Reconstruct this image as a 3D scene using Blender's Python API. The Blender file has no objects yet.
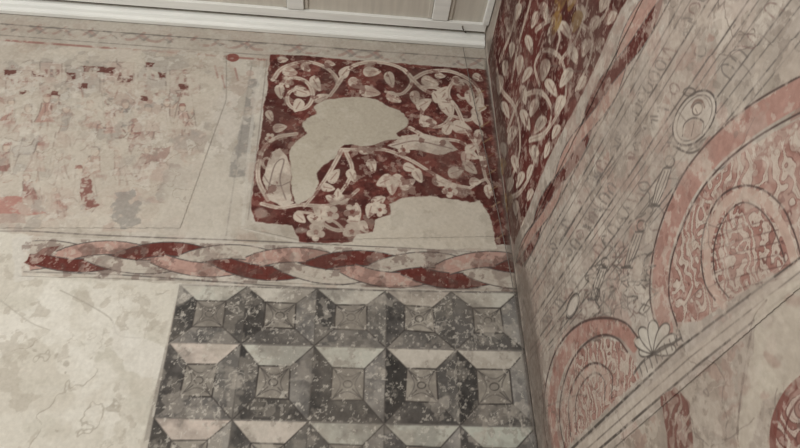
import bpy, math, numpy as np
from mathutils import Matrix, Vector
sc = bpy.context.scene
try:
    sc.view_settings.view_transform = 'Standard'
except Exception: pass
rng = np.random.RandomState(7)

# ---------------------------------------------------------------- camera calibration
F = 600.0
CX, CY = 400.0, 224.0
up = np.array([-13.0, -914.0, F]); up /= np.linalg.norm(up)
d1 = np.array([6600.0, 300.0, F]); d1 -= up*np.dot(d1, up); d1 /= np.linalg.norm(d1)
d2 = np.cross(up, d1)
M = np.array([d1, d2, up])
CAM = np.array([0.0, 0.0, 1.6])
D = 4.5
def ray(u, v):
    return M @ np.array([u-CX, v-CY, F])
def corner_x(v): return 487 + 0.137*(v-65)
r = ray(487, 65); W = D*r[0]/r[1]
def on_back(p):
    r = ray(*p); k = D/r[1]; return np.array([CAM[0]+r[0]*k, CAM[2]+r[2]*k])
def on_right(p):
    r = ray(*p); k = W/r[0]; return np.array([CAM[1]+r[1]*k, CAM[2]+r[2]*k])
Z_TRIM = on_back((484, 49))[1]
cam = bpy.data.cameras.new('camera'); co = bpy.data.objects.new('camera', cam)
sc.collection.objects.link(co)
cam.sensor_width = 36; cam.lens = 36*F/800; cam.clip_start = 0.05
R = M @ np.array([[1,0,0],[0,-1,0],[0,0,-1]]).astype(float)
mw = Matrix([[*R[0], CAM[0]], [*R[1], CAM[1]], [*R[2], CAM[2]], [0,0,0,1]])
co.matrix_world = mw
sc.camera = co

# ---------------------------------------------------------------- noise
LAT = rng.rand(256, 256)
def vnoise(S, T, size, seed=0):
    a = S/size + 37.3*seed + 100; b = T/size + 17.7*seed + 100
    i = np.floor(a).astype(int); j = np.floor(b).astype(int)
    u = a-i; v = b-j; u = u*u*(3-2*u); v = v*v*(3-2*v)
    g = lambda x, y: LAT[x % 256, y % 256]
    return (g(i, j)*(1-u)+g(i+1, j)*u)*(1-v) + (g(i, j+1)*(1-u)+g(i+1, j+1)*u)*v
def fbm(S, T, size, seed=0, o=4):
    r = 0; a = 1; t = 0
    for k in range(o):
        r = r + a*vnoise(S, T, size/2**k, seed+k*3.1); t += a; a *= .55
    return np.clip((r/t-0.5)*1.7+0.5, 0, 1)
def sst(a, b, x):
    t = np.clip((x-a)/(b-a+1e-12), 0, 1); return t*t*(3-2*t)

# ---------------------------------------------------------------- fresco painter (works in wall metres)
class Painter:
    def __init__(s, sg, tg, fn, base):
        s.sg, s.tg, s.fn = sg, tg, fn
        s.S, s.T = np.meshgrid(sg, tg)
        s.C = np.empty(s.S.shape+(3,)); s.C[:] = base
        s.H = np.zeros(s.S.shape)
        s.nL = fbm(s.S, s.T, .7, 1); s.nM = fbm(s.S, s.T, .16, 2)
        s.nS = fbm(s.S, s.T, .05, 5, 3); s.nF = fbm(s.S, s.T, .022, 9, 2)
        s.nW = fbm(s.S, s.T, .30, 12, 6)
    def m(s, pts): return np.array([s.fn(p) for p in pts])
    def scale(s, p):
        a = s.fn(p); b = s.fn((p[0]+1, p[1])); c = s.fn((p[0], p[1]+1))
        return math.sqrt(abs((b-a)[0]*(c-a)[1]-(b-a)[1]*(c-a)[0]))
    def win(s, lo, hi):
        i0 = np.searchsorted(s.sg, lo[0]); i1 = np.searchsorted(s.sg, hi[0])
        j0 = np.searchsorted(s.tg, lo[1]); j1 = np.searchsorted(s.tg, hi[1])
        return (slice(j0, j1), slice(i0, i1))
    def put(s, w, m, col, alpha=1., wear=0., th=.55, edge=.08, field='nM'):
        if m.size == 0: return
        if wear > 0:
            n = getattr(s, field)[w]*.6+s.nS[w]*.4
            m = m*(1-wear*sst(th-edge, th+edge, n))
        m = (m*alpha)[..., None]
        s.C[w] = s.C[w]*(1-m)+np.array(col)*m
    def polymask(s, P, soft, jit=0.):
        lo = P.min(0)-soft*3-jit; hi = P.max(0)+soft*3+jit
        w = s.win(lo, hi); S = s.S[w]; T = s.T[w]
        if S.size == 0: return w, np.zeros(S.shape)
        if jit > 0:
            S = S+(s.nM[w]-.5)*jit*1.6+(s.nS[w]-.5)*jit*.5
            T = T+(s.nW[w]-.5)*jit*1.6+(s.nS[w]-.5)*jit*.6
        ins = np.zeros(S.shape, bool); d = np.full(S.shape, 1e9)
        n = len(P)
        for k in range(n):
            a = P[k]; b = P[(k+1) % n]
            ab = b-a; L = max(ab@ab, 1e-12)
            h = np.clip(((S-a[0])*ab[0]+(T-a[1])*ab[1])/L, 0, 1)
            d = np.minimum(d, (S-a[0]-h*ab[0])**2+(T-a[1]-h*ab[1])**2)
            if abs(b[1]-a[1]) > 1e-12:
                c = ((a[1] > T) != (b[1] > T)) & (S < (b[0]-a[0])*(T-a[1])/(b[1]-a[1])+a[0])
                ins ^= c
        d = np.sqrt(d)*np.where(ins, 1, -1)
        return w, sst(-soft, soft, d)
    def poly(s, pts, col, alpha=1., wear=0., th=.55, soft=.5, jit=0., edge=.08, h=0., field='nM'):
        P = s.m(pts); k = s.scale(np.mean(pts, 0))
        w, m = s.polymask(P, soft*k, jit*k)
        s.put(w, m, col, alpha, wear, th, edge, field)
        if h: s.H[w] += h*m
    def grunge(s, pts, items, jit=0., soft=.6):     # items: (noise size, seed, threshold, edge, colour, alpha)
        P = s.m(pts); k = s.scale(np.mean(pts, 0)); w, m = s.polymask(P, soft*k, jit*k)
        S, T = s.S[w], s.T[w]
        for size, seed, th, e, col, al in items:
            n = fbm(S+.15*size*vnoise(S, T, size*.3, seed+4), T, size, seed, 5)
            s.put(w, m*sst(th-e, th+e, n), col, al)
    def crackle(s, pts, size, seed, width, col, al, soft=6):   # thin crack / stain tide lines along noise contours
        P = s.m(pts); k = s.scale(np.mean(pts, 0)); w, m = s.polymask(P, soft*k, 0)
        S, T = s.S[w], s.T[w]; n = fbm(S, T, size, seed, 5)
        gate = sst(.45, .6, fbm(S, T, size*1.7, seed+9, 2))
        s.put(w, m*gate*(1-sst(width*.4, width, np.abs(n-.5))), col, al)
    def marble(s, pts, base, line, thin, period, ang, warp=1.1, wsize=.09, jit=1., wear=.4):
        P = s.m(pts); k = s.scale(np.mean(pts, 0)); w, m = s.polymask(P, .6*k, jit*k)
        S, T = s.S[w], s.T[w]; a = math.radians(ang)
        q = (S*math.cos(a)+T*math.sin(a))/period
        n = vnoise(S, T, wsize, 3)+.5*vnoise(S, T, wsize*.45, 8)+1.2*vnoise(S, T, wsize*2.6, 14)
        v = (q+n*warp*1.6) % 1.0
        lens = np.abs(v-.5)*2
        n2 = vnoise(S*1.0, T, wsize*.7, 21)
        band = sst(.38, .58, lens*(.7+.55*n2))
        s.put(w, m, base, .95)
        s.put(w, m*band, line, .85, wear, .57)
        edge_ = 1-sst(.02, .13, np.abs(lens*(.7+.55*n2)-.5))
        s.put(w, m*edge_, thin, .75, wear, .58)
        core = 1-sst(.0, .07, lens)
        s.put(w, m*core, thin, .4, .5, .55)
    def stroke(s, pts, wpx, col, alpha=1., wear=0., th=.55, w2=None, soft=.6, smooth=True, jit=0.):
        if smooth and len(pts) > 2: pts = spline(pts)
        P = s.m(pts); n = len(P)
        w2 = wpx if w2 is None else w2
        wd = np.array([s.scale(p) for p in pts]); k = wd.mean()
        wd = wd*np.linspace(wpx, w2, n)*.5
        pad = wd.max()+2*k
        W0 = s.win(P.min(0)-pad, P.max(0)+pad)
        m = np.zeros(s.S[W0].shape)
        if m.size == 0: return
        j0, i0 = W0[0].start, W0[1].start
        for q in range(n-1):
            a, b = P[q], P[q+1]
            w = s.win(np.minimum(a, b)-pad, np.maximum(a, b)+pad)
            S, T = s.S[w], s.T[w]
            if S.size == 0: continue
            ab = b-a; L = max(ab@ab, 1e-12)
            h = np.clip(((S-a[0])*ab[0]+(T-a[1])*ab[1])/L, 0, 1)
            d = np.hypot(S-a[0]-h*ab[0], T-a[1]-h*ab[1])
            hw = wd[q]*(1-h)+wd[q+1]*h
            if jit: hw = hw+(s.nS[w]-.5)*jit*k
            v = sst(-soft*k, soft*k, hw-d)
            sub = m[w[0].start-j0:w[0].stop-j0, w[1].start-i0:w[1].stop-i0]
            np.maximum(sub, v, out=sub)
        s.put(W0, m, col, alpha, wear, th)
def spline(pts, n=5):
    P = np.array(pts, float); Q = np.vstack([2*P[0]-P[1], P, 2*P[-1]-P[-2]]); out = []
    for i in range(1, len(Q)-2):
        for t in np.linspace(0, 1, n, endpoint=False):
            a, b, c, d = Q[i-1], Q[i], Q[i+1], Q[i+2]
            out.append(.5*((2*b)+(-a+c)*t+(2*a-5*b+4*c-d)*t*t+(-a+3*b-3*c+d)*t**3))
    out.append(P[-1]); return np.array(out)
def leafpts(cx, cy, L, Wd, ang, n=16, sx=1., sy=1.):
    a = math.radians(ang); out = []
    for k in range(n):
        t = 2*math.pi*k/n
        x = math.cos(t)*L/2; y = math.sin(t)*Wd/2*(1-.45*math.cos(t)) 
        out.append((cx+(x*math.cos(a)-y*math.sin(a))*sx, cy+(x*math.sin(a)+y*math.cos(a))*sy))
    return out
def ell(cx, cy, rx, ry, ang=0, n=18):
    a = math.radians(ang)
    return [(cx+rx*math.cos(t)*math.cos(a)-ry*math.sin(t)*math.sin(a),
             cy+rx*math.cos(t)*math.sin(a)+ry*math.sin(t)*math.cos(a)) for t in np.linspace(0, 2*math.pi, n, endpoint=False)]
def closed(p): return list(p)+[p[0], p[1]]
def spiral(cx, cy, r0, r1, a0, turns, n=14, sx=1, sy=1):
    return [(cx+sx*(r0+(r1-r0)*t)*math.cos(math.radians(a0)+turns*2*math.pi*t),
             cy+sy*(r0+(r1-r0)*t)*math.sin(math.radians(a0)+turns*2*math.pi*t)) for t in np.linspace(0, 1, n)]

RED = (100, 57, 52); DRED = (78, 44, 41); CREAM = (194, 182, 167)
LOSS = (182, 175, 162); INK = (80, 75, 73)

# ================================================================= BACK WALL
sL = min(on_back((-30, 448))[0], on_back((-30, 20))[0])
tB = on_back((300, 470))[1]
sg = np.concatenate([np.linspace(-7, sL, 8)[:-1], np.linspace(sL, W, 1000)])
tg = np.concatenate([np.linspace(0, tB, 5)[:-1], np.linspace(tB, Z_TRIM+.05, 620), [Z_TRIM+.25, Z_TRIM+.4]])
B = Painter(sg, tg, on_back, (174, 167, 156))
B.C += ((B.nL-.5)*18+(B.nM-.5)*12+(B.nS-.5)*6)[..., None]*np.array([1, 1, 1.05])
WALLB = [(-60, 0), (487, 50), (545, 470), (-60, 470)]
B.grunge(WALLB, [(.5, 41, .62, .1, (158, 148, 135), .45), (.22, 44, .68, .04, (194, 188, 176), .45), (.13, 47, .72, .04, (146, 138, 126), .4), (.3, 49, .72, .03, (166, 146, 133), .3)])
# lighter repaired plaster, low left
LL = [(-900, 226), (30, 232), (35, 252), (24, 266), (60, 276), (182, 284), (165, 350), (135, 470), (100, 900), (-900, 900)]
B.poly(LL, (192, 187, 175), .9, jit=4, soft=1, h=.001)
for _ in range(34):
    x = rng.uniform(0, 160); y = rng.uniform(285, 440)
    B.poly(ell(x, y, rng.uniform(8, 32), rng.uniform(4, 14), rng.uniform(-30, 30)), (202, 198, 188) if rng.rand() < .5 else (176, 171, 158), .4, jit=8, soft=3)
LLv = [(-40, 240), (24, 240), (24, 276), (176, 290), (160, 350), (138, 465), (-40, 465)]
B.grunge(LLv, [(.45, 53, .6, .04, (178, 171, 158), .4), (.3, 55, .68, .03, (204, 200, 190), .5), (.12, 57, .74, .03, (160, 152, 139), .45)], soft=3)
B.crackle(LLv, .55, 58, .012, (150, 143, 131), .6); B.crackle(LLv, .28, 59, .02, (166, 159, 147), .5)
B.stroke([(60, 290), (80, 300), (110, 318), (118, 335), (140, 338)], 1.1, (148, 142, 131), .7)
B.stroke([(0, 300), (30, 322), (50, 330)], 1, (152, 146, 135), .6)
B.poly([(112, 320), (120, 330), (150, 338), (168, 350), (160, 380), (130, 372), (108, 345)], (203, 199, 190), .6, jit=5, soft=1)

# ---- faded border under cornice
def yb(x, y487, y0): return y0+(y487-y0)*x/487
B.poly([(-60, 8), (487, 52), (487, 76), (-60, 34)], (168, 160, 149), .5, soft=1)
for x in range(-40, 480, 26):
    y = yb(x, 65, 28)
    B.stroke([(x, y-4), (x+8, y+2), (x+18, y+2), (x+28, y-4)], 3, (142, 112, 104), .5, wear=.9, th=.5)
    B.stroke([(x, y+2), (x+9, y-3), (x+19, y-3), (x+28, y+3)], 2.6, (126, 120, 114), .5, wear=.9, th=.5)
B.stroke([(-50, 20), (487, 59)], 1.3, (104, 98, 92), .8, wear=.5, smooth=False)
B.stroke([(-50, 36), (487, 76)], 2.6, (140, 100, 92), .75, wear=.8, th=.54, smooth=False)
B.stroke([(-50, 31), (487, 72)], 1., (104, 98, 94), .6, wear=.5, smooth=False)

# ---- faded figure scene
SC = [(-60, 44), (225, 52), (222, 100), (205, 150), (180, 235), (-60, 226)]
B.poly(SC, (177, 167, 154), .55, soft=3, jit=6)
B.grunge(SC, [(.35, 61, .6, .05, (160, 138, 127), .35), (.2, 63, .68, .03, (142, 137, 130), .4)], jit=4)
def figure(P, x, y, h, robe, face, lean=0., arm=1, wear=.45):
    o = (108, 90, 83); k = h/10.; f = lambda a, b: (x+a*k+lean*(b/10.)*k*1.0, y+b*k)
    P.poly([f(-1.3, 2.2), f(1.3, 2.2), f(1.9, 5), f(3, 7.4), f(-2.8, 7.4), f(-1.7, 5)], robe, .75, wear=wear, th=.56, jit=2.5, soft=.8)
    P.stroke([f(-1.3, 2.2), f(-1.7, 5), f(-2.8, 7.4)], 1.2, o, .6, wear=wear, th=.52); P.stroke([f(3, 7.4), f(1.9, 5), f(1.3, 2.2)], 1.2, o, .6, wear=wear, th=.52)
    P.stroke([f(-.2, 2.6), f(-.1, 5), f(-.6, 7.2)], 1., o, .45, wear=wear); P.stroke([f(.7, 4.6), f(1.1, 6), f(1.6, 7.2)], 1., o, .45, wear=wear)
    P.stroke([f(-.9, 7.4), f(-1, 9), f(-1.2, 10)], 1.8, (138, 116, 107), .55, wear=wear); P.stroke([f(.9, 7.4), f(1.1, 9), f(1, 10)], 1.8, (138, 116, 107), .55, wear=wear)
    P.poly(ell(*f(0, 1.0), k*1.05, k*1.25), face, .75, wear=wear*.6); P.stroke(closed(ell(*f(0, 1.0), k*1.05, k*1.25)), .9, o, .5, wear=wear)
    P.poly([f(-1.2, .5), f(-.7, -.5), f(.8, -.5), f(1.2, .5)], (128, 86, 79) if arm > 0 else (134, 127, 120), .6, wear=wear, jit=1)
    if arm > 0:
        P.stroke([f(1.2, 2.6), f(2.6, 2.6), f(3.6, 1.0)], 1.6, face, .7, wear=wear); P.stroke([f(3.6, -3), f(3.7, 8)], 1.0, (112, 100, 93), .5, wear=wear, smooth=False)
    else:
        P.stroke([f(-1.2, 2.6), f(-2.3, 4.2), f(-1.2, 5)], 1.6, face, .7, wear=wear)
def horse(P, x, y, s, col, wear=.5):
    o = (106, 92, 86); q = lambda L: [(x+a*s, y+b*s) for a, b in L]
    body = q([(-10, -2), (-6, -4), (2, -3), (7, -5), (10, -11), (13, -13), (17, -10), (16, -8), (12, -7), (11, -2), (9, 3), (10, 10), (8, 10), (6, 4), (-4, 4), (-7, 10), (-9, 10), (-9, 4), (-11, 1)])
    P.poly(body, col, .6, wear=wear, th=.55, jit=1.5, soft=.8); P.stroke(body+[body[0]], 1.1, o, .5, wear=wear, th=.52, smooth=False)
for (x, y, w_, h_) in [(6, 70, 26, 30), (40, 62, 22, 34), (66, 66, 34, 26), (104, 62, 30, 28), (138, 66, 28, 24), (170, 70, 30, 24)]:
    B.poly([(x, y), (x+w_, y+1), (x+w_, y+h_), (x, y+h_)], [(164, 144, 134), (180, 173, 162), (156, 149, 141)][rng.randint(3)], .5, wear=.8, th=.52, jit=3)
    B.stroke([(x, y+h_), (x, y), (x+w_, y+1), (x+w_, y+h_)], 1, (118, 104, 98), .55, wear=.8, th=.5, smooth=False)
    for kk in range(3):
        xx = x+w_*(.2+.27*kk); B.poly([(xx, y+8), (xx+3, y+8), (xx+3, y+14), (xx, y+14)], (120, 86, 80), .6, wear=.8, jit=1)
for (x, y, a, b) in [(98, 70, 26, 3.5), (125, 79, 13, 4), (70, 78, 7, 5), (38, 75, 9, 3), (184, 87, 9, 3), (162, 76, 6, 3), (10, 72, 10, 3),
                   (25, 92, 8, 3), (55, 92, 9, 4), (143, 98, 6, 3), (82, 86, 6, 3), (150, 66, 8, 2.5)]:
    B.poly([(x-a/1.6, y-b), (x+a/1.6, y-b+1), (x+a/1.6, y+b), (x-a/1.8, y+b-.5)], (92, 58, 53), .85, wear=1, th=.6, jit=2)
for _ in range(110):
    x = rng.uniform(-10, 205); y = rng.uniform(60, 130)
    B.poly([(x, y), (x+rng.uniform(2, 7), y+.4), (x+rng.uniform(2, 6), y+rng.uniform(2, 5)), (x+.5, y+3)], [(124, 92, 85), (144, 114, 105), (122, 116, 110), (196, 190, 179)][rng.randint(4)], .5, wear=.8, th=.52, jit=2)
robes = [(156, 122, 112), (188, 181, 170), (136, 131, 126), (168, 144, 133), (132, 96, 89)]
FG = [(12, 100, 30), (30, 104, 32), (50, 98, 32), (66, 108, 34), (88, 100, 32), (106, 106, 34), (126, 102, 32), (146, 108, 30), (166, 100, 28), (184, 106, 28),
      (8, 146, 34), (40, 146, 34), (62, 152, 34), (98, 150, 36), (118, 148, 32), (148, 146, 28), (24, 172, 30), (52, 186, 28), (78, 168, 34), (138, 118, 30)]
for i_, (x, y, h) in enumerate(FG):
    figure(B, x+rng.uniform(-3, 3), y+rng.uniform(-3, 3), h*1.1, robes[rng.randint(5)], (182, 165, 150), rng.uniform(-3.5, 3.5), 1 if rng.rand() < .35 else -1, wear=.75)
horse(B, 82, 134, 1.3, (180, 172, 160), .6); horse(B, 140, 140, 1.2, (150, 126, 117), .7); horse(B, 24, 150, 1.1, (156, 149, 141), .8); horse(B, 130, 170, 1.0, (176, 168, 157), .8)
for _ in range(70):
    x = rng.uniform(-5, 200); y = rng.uniform(100, 222)
    if y > 150 and x > 165: continue
    B.poly(ell(x, y, rng.uniform(3, 13), rng.uniform(2, 8), rng.uniform(0, 180)), [(158, 136, 126), (150, 144, 137), (190, 183, 172), (142, 112, 103)][rng.randint(4)], .4, wear=.95, th=.5, jit=5, soft=.8)
for _ in range(80):
    x = rng.uniform(-5, 200); y = rng.uniform(64, 215); a = rng.uniform(0, 6.28); p = [(x, y)]
    if y > 150 and x > 165: continue
    for k in range(rng.randint(3, 6)):
        a += rng.uniform(-.8, .8); L = rng.uniform(2, 5); x += math.cos(a)*L; y += math.sin(a)*L; p.append((x, y))
    B.stroke(p, rng.uniform(.8, 1.5), [(116, 102, 95), (114, 108, 103), (138, 108, 99), (196, 190, 180)][rng.randint(4)], .55, wear=.8, th=.52)
B.grunge(SC, [(.2, 64, .68, .03, (184, 176, 163), .65), (.1, 66, .74, .03, (190, 184, 173), .6), (.5, 67, .6, .05, (176, 167, 154), .4)], jit=4)
B.poly([(82, 178), (92, 174), (92, 196), (100, 206), (86, 210), (80, 195)], (116, 76, 70), .8, wear=.9, th=.58, jit=3)
B.poly([(-20, 196), (22, 196), (30, 206), (48, 212), (30, 214), (-20, 214)], (156, 110, 101), .75, wear=.8, th=.56, jit=4)
B.poly([(-20, 214), (25, 214), (26, 222), (-10, 224)], (150, 130, 120), .55, wear=.7, jit=3)
B.poly([(112, 196), (128, 192), (142, 206), (140, 226), (120, 232), (108, 215)], (130, 127, 122), .6, wear=1, th=.48, jit=6)
B.poly([(150, 150), (170, 148), (160, 168), (148, 175)], (126, 94, 87), .5, wear=.9, th=.5, jit=3)
B.poly([(170, 170), (232, 150), (250, 232), (150, 236), (165, 205)], (179, 172, 160), .7, soft=3, jit=5)
B.crackle(SC, .4, 69, .014, (138, 128, 117), .5)

# ---- grey pilaster stripe and frame
B.poly([(249, 80), (258, 80), (247, 176), (229, 176), (233, 150), (243, 120)], (132, 128, 123), .7, wear=.75, th=.57, jit=2.5, soft=1)
B.stroke([(252, 62), (226, 235)], 1.4, (134, 129, 123), .6, smooth=False, wear=.5)
B.stroke([(262, 62), (250, 140), (243, 225)], 3, (190, 185, 175), .6, wear=.4)
B.stroke([(267, 60), (258, 140), (248, 220)], 1, (124, 116, 110), .65, wear=.4)
B.poly(ell(232.5, 57.5, 6.5, 4.2), (122, 74, 68), .9, wear=.5, jit=1)
B.poly(ell(250, 73, 4, 3), (158, 130, 119), .4)
for (x, y) in [(222, 76), (235, 68), (215, 66)]: B.stroke([(x, y), (x+3, y+12)], 1.6, (140, 104, 96), .6, wear=.5)

# ---- vine scroll panel
panel = [(271, 55), (300, 55), (360, 61), (487, 70), (493, 110), (511, 245), (470, 245), (345, 243), (322, 243), (300, 243), (292, 226), (270, 224), (256, 222), (251, 210), (254, 190), (257, 160), (263, 118)]
B.poly(panel, RED, .97, jit=1.5, soft=.7)
B.poly(panel, DRED, .6, wear=1, th=.5, edge=.2, jit=1.5, field='nL')
B.grunge(panel, [(.16, 71, .6, .06, (126, 84, 76), .55), (.07, 72, .68, .04, (136, 100, 91), .5), (.3, 75, .55, .06, (70, 42, 39), .6), (.1, 76, .64, .05, (66, 42, 40), .5)], jit=1.5)
def leaf(P, x, y, L, Wd, a, col=CREAM, vein=True, sx=1, sy=1):
    p = leafpts(x, y, L, Wd, a, sx=sx, sy=sy)
    P.poly(p, col, .96, wear=.3, th=.64)
    if vein:
        ca, sa = math.cos(math.radians(a))*sx, math.sin(math.radians(a))*sy
        P.stroke([(x-L*.3*ca, y-L*.3*sa), (x+L*.25*ca, y+L*.25*sa)], .9, (130, 102, 94), .8, smooth=False)
def vine(P, pts, w=4.2, w2=3.0):
    P.stroke(pts, w, CREAM, .97, w2=w2, wear=.3, th=.64)
    P.stroke(pts, .8, (138, 114, 105), .6)
def trefoil(P, x, y, r, a, sx=1, sy=1):
    for q in (-65, 0, 65):
        b = math.radians(a+q); leaf(P, x+math.cos(b)*r*.6*sx, y+math.sin(b)*r*.6*sy, r*1.3, r*.85, a+q, sx=sx, sy=sy)
def flower(P, x, y, r, sx=1, sy=1, n=5, a0=0):
    for k in range(n):
        b = 2*math.pi*k/n+a0
        P.poly(ell(x+math.cos(b)*r*.64*sx, y+math.sin(b)*r*.64*sy, r*.42*sx, r*.38*sy), CREAM, .95)
    P.poly(ell(x, y, r*.28*sx, r*.28*sy, n=10), (126, 86, 78), .9)
vine(B, [(273, 80), (283, 68), (305, 62), (326, 68), (338, 82), (330, 96)])
vine(B, spiral(297, 97, 21, 6, 200, 1.25))
vine(B, [(338, 84), (350, 68), (372, 62), (398, 67), (412, 80), (402, 94), (386, 92)])
vine(B, [(412, 80), (428, 72), (452, 72), (474, 84), (482, 104), (470, 120), (452, 116)])
vine(B, [(404, 70), (424, 90), (452, 102), (466, 130), (478, 150), (486, 180)])
vine(B, spiral(432, 112, 26, 8, 250, .9))
vine(B, spiral(462, 92, 15, 5, 140, 1.0), 3.4, 2.6)
vine(B, [(410, 128), (430, 138), (460, 142), (478, 158)])
vine(B, [(268, 200), (258, 178), (262, 152), (276, 138), (296, 134)], 4.4, 4)
vine(B, [(262, 204), (280, 208), (300, 205), (325, 206), (345, 200), (358, 190)], 4.2, 3.4)
vine(B, spiral(268, 162, 10, 3, -60, 1.0), 3, 2.5)
vine(B, [(345, 150), (352, 168), (348, 182), (338, 196)])
vine(B, [(340, 150), (360, 150), (385, 150), (410, 160), (430, 172), (452, 184), (470, 188)])
vine(B, [(342, 150), (330, 172), (318, 190), (305, 206)])
vine(B, spiral(345, 208, 30, 12, 180, -.55))
vine(B, [(298, 212), (312, 214), (335, 222), (348, 236)], 3, 2.6)
vine(B, [(470, 188), (486, 180), (492, 195)], 3, 2.6)
B.poly([(262, 180), (272, 152), (280, 148), (286, 156), (292, 170), (290, 190), (294, 203), (284, 208), (270, 200)], (190, 180, 166), .95, jit=1)
B.stroke([(268, 190), (275, 165), (284, 160), (280, 180), (286, 200)], 1.2, (114, 100, 94), .8)
B.stroke([(264, 176), (270, 184), (280, 186), (290, 182)], 1, (114, 100, 94), .8)
B.poly([(388, 146), (402, 136), (425, 134), (448, 140), (458, 150), (440, 156), (420, 150), (400, 150)], (190, 180, 166), .95, jit=1)
B.stroke([(392, 146), (415, 141), (440, 146), (452, 149)], 1.2, (120, 100, 94), .8)
for (x, y, L, w_, a) in [(290, 72, 13, 8, 10), (306, 68, 9, 6, 40), (280, 92, 12, 8, 80), (302, 92, 15, 9, 20), (298, 106, 12, 9, 120), (316, 84, 14, 8, 60), (322, 98, 13, 7, -20),
    (345, 72, 12, 8, -50), (356, 84, 14, 8, 30), (372, 72, 15, 8, 0), (370, 92, 18, 9, 10), (390, 80, 14, 8, 70), (394, 98, 14, 8, 30), (415, 98, 12, 8, 80),
    (430, 82, 15, 8, 20), (442, 92, 13, 7, -40), (446, 108, 18, 9, 60), (424, 104, 14, 9, -30), (428, 122, 15, 9, 10), (458, 82, 12, 7, 30), (470, 98, 13, 8, 80),
    (478, 120, 14, 8, 60), (462, 128, 18, 10, 20), (448, 128, 12, 8, -60), (478, 138, 14, 8, 100), (484, 160, 13, 7, 80), (470, 168, 15, 8, 40), (456, 172, 14, 9, -20),
    (440, 182, 14, 8, 20), (418, 176, 13, 8, 60), (408, 184, 14, 8, -30), (372, 166, 12, 8, 70), (366, 150, 13, 8, 10), (334, 176, 14, 9, -50), (328, 188, 12, 7, 10),
    (410, 168, 12, 7, 20), (352, 176, 12, 8, 60), (280, 128, 12, 7, -10), (270, 116, 10, 6, 60), (300, 218, 12, 8, 40), (475, 182, 10, 7, 0), (488, 192, 12, 6, 80),
    (283, 60, 9, 5, 0), (330, 64, 9, 5, 10), (478, 78, 10, 6, 30), (440, 76, 9, 5, 10)]:
    leaf(B, x, y, L*1.22, w_*1.2, a)
for (x, y, rr, a) in [(392, 178, 14, 90), (440, 102, 11, -60), (466, 152, 11, 30), (372, 204, 12, 40), (360, 222, 11, 120), (322, 222, 13, 200), (338, 202, 11, -90), (474, 108, 10, 0)]:
    trefoil(B, x, y, rr, a)
for (x, y, rr) in [(352, 232, 9), (316, 232, 9), (330, 214, 9), (352, 212, 8), (404, 150, 6), (288, 82, 6), (450, 190, 8), (380, 210, 7), (270, 138, 5)]:
    flower(B, x, y, rr, a0=.4)
for y in range(90, 240, 16): B.stroke([(corner_x(y)-6, y), (corner_x(y)-14, y+5)], 1.3, (150, 128, 98), .7)
B.poly([(483, 70), (489, 70), (512, 245), (500, 245), (494, 150)], (152, 132, 122), .5, wear=.8, th=.5, jit=3)
B.grunge(panel, [(.045, 77, .78, .03, (170, 154, 142), .5), (.1, 79, .75, .03, (92, 58, 53), .55), (.12, 81, .77, .03, (166, 152, 139), .5), (.25, 83, .66, .1, (104, 90, 82), .28)], jit=1.5)
# lacunae (lost paint, lime-filled)
lac1 = spline([(326, 100), (350, 97), (372, 99), (390, 107), (404, 114), (408, 126), (397, 134), (402, 139), (386, 141), (368, 146), (345, 145), (335, 158), (322, 168), (316, 178), (319, 188), (308, 200), (297, 204), (292, 190), (291, 168), (289, 152), (298, 140), (308, 134), (302, 126), (306, 118), (318, 113), (314, 106), (326, 100)], 3)
lac2 = [(318, 250), (340, 244), (352, 243), (356, 236), (372, 232), (374, 220), (390, 214), (388, 204), (404, 198), (430, 196), (448, 198), (470, 202), (480, 200), (490, 216), (494, 232), (498, 250)]
for L_, c in ((lac1, (172, 164, 149)), (lac2, (181, 173, 159))):
    B.poly(L_, (98, 78, 72), .5, jit=2, soft=1.6)
    B.poly(L_, c, 1, jit=2, soft=.7, h=-.0015)
    B.grunge(L_, [(.25, 85, .55, .12, (188, 181, 168), .4), (.12, 87, .72, .05, (154, 146, 133), .35)], jit=2)
for (x, y, a, b) in [(262, 214, 8, 5), (300, 232, 6, 3), (420, 220, 30, 8)]:
    B.poly(ell(x, y, a, b), LOSS, .5, jit=4, soft=1.5)

# ---- field between vine panel and ribbon
B.stroke([(242, 228), (320, 246), (420, 254), (508, 256)], 2, (188, 182, 171), .6)
B.stroke([(30, 231), (120, 236), (260, 241), (400, 248), (512, 254)], 1.4, (100, 94, 89), .85, wear=.4)
B.stroke([(-10, 231), (30, 231)], 1.4, (118, 110, 103), .6)

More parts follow.
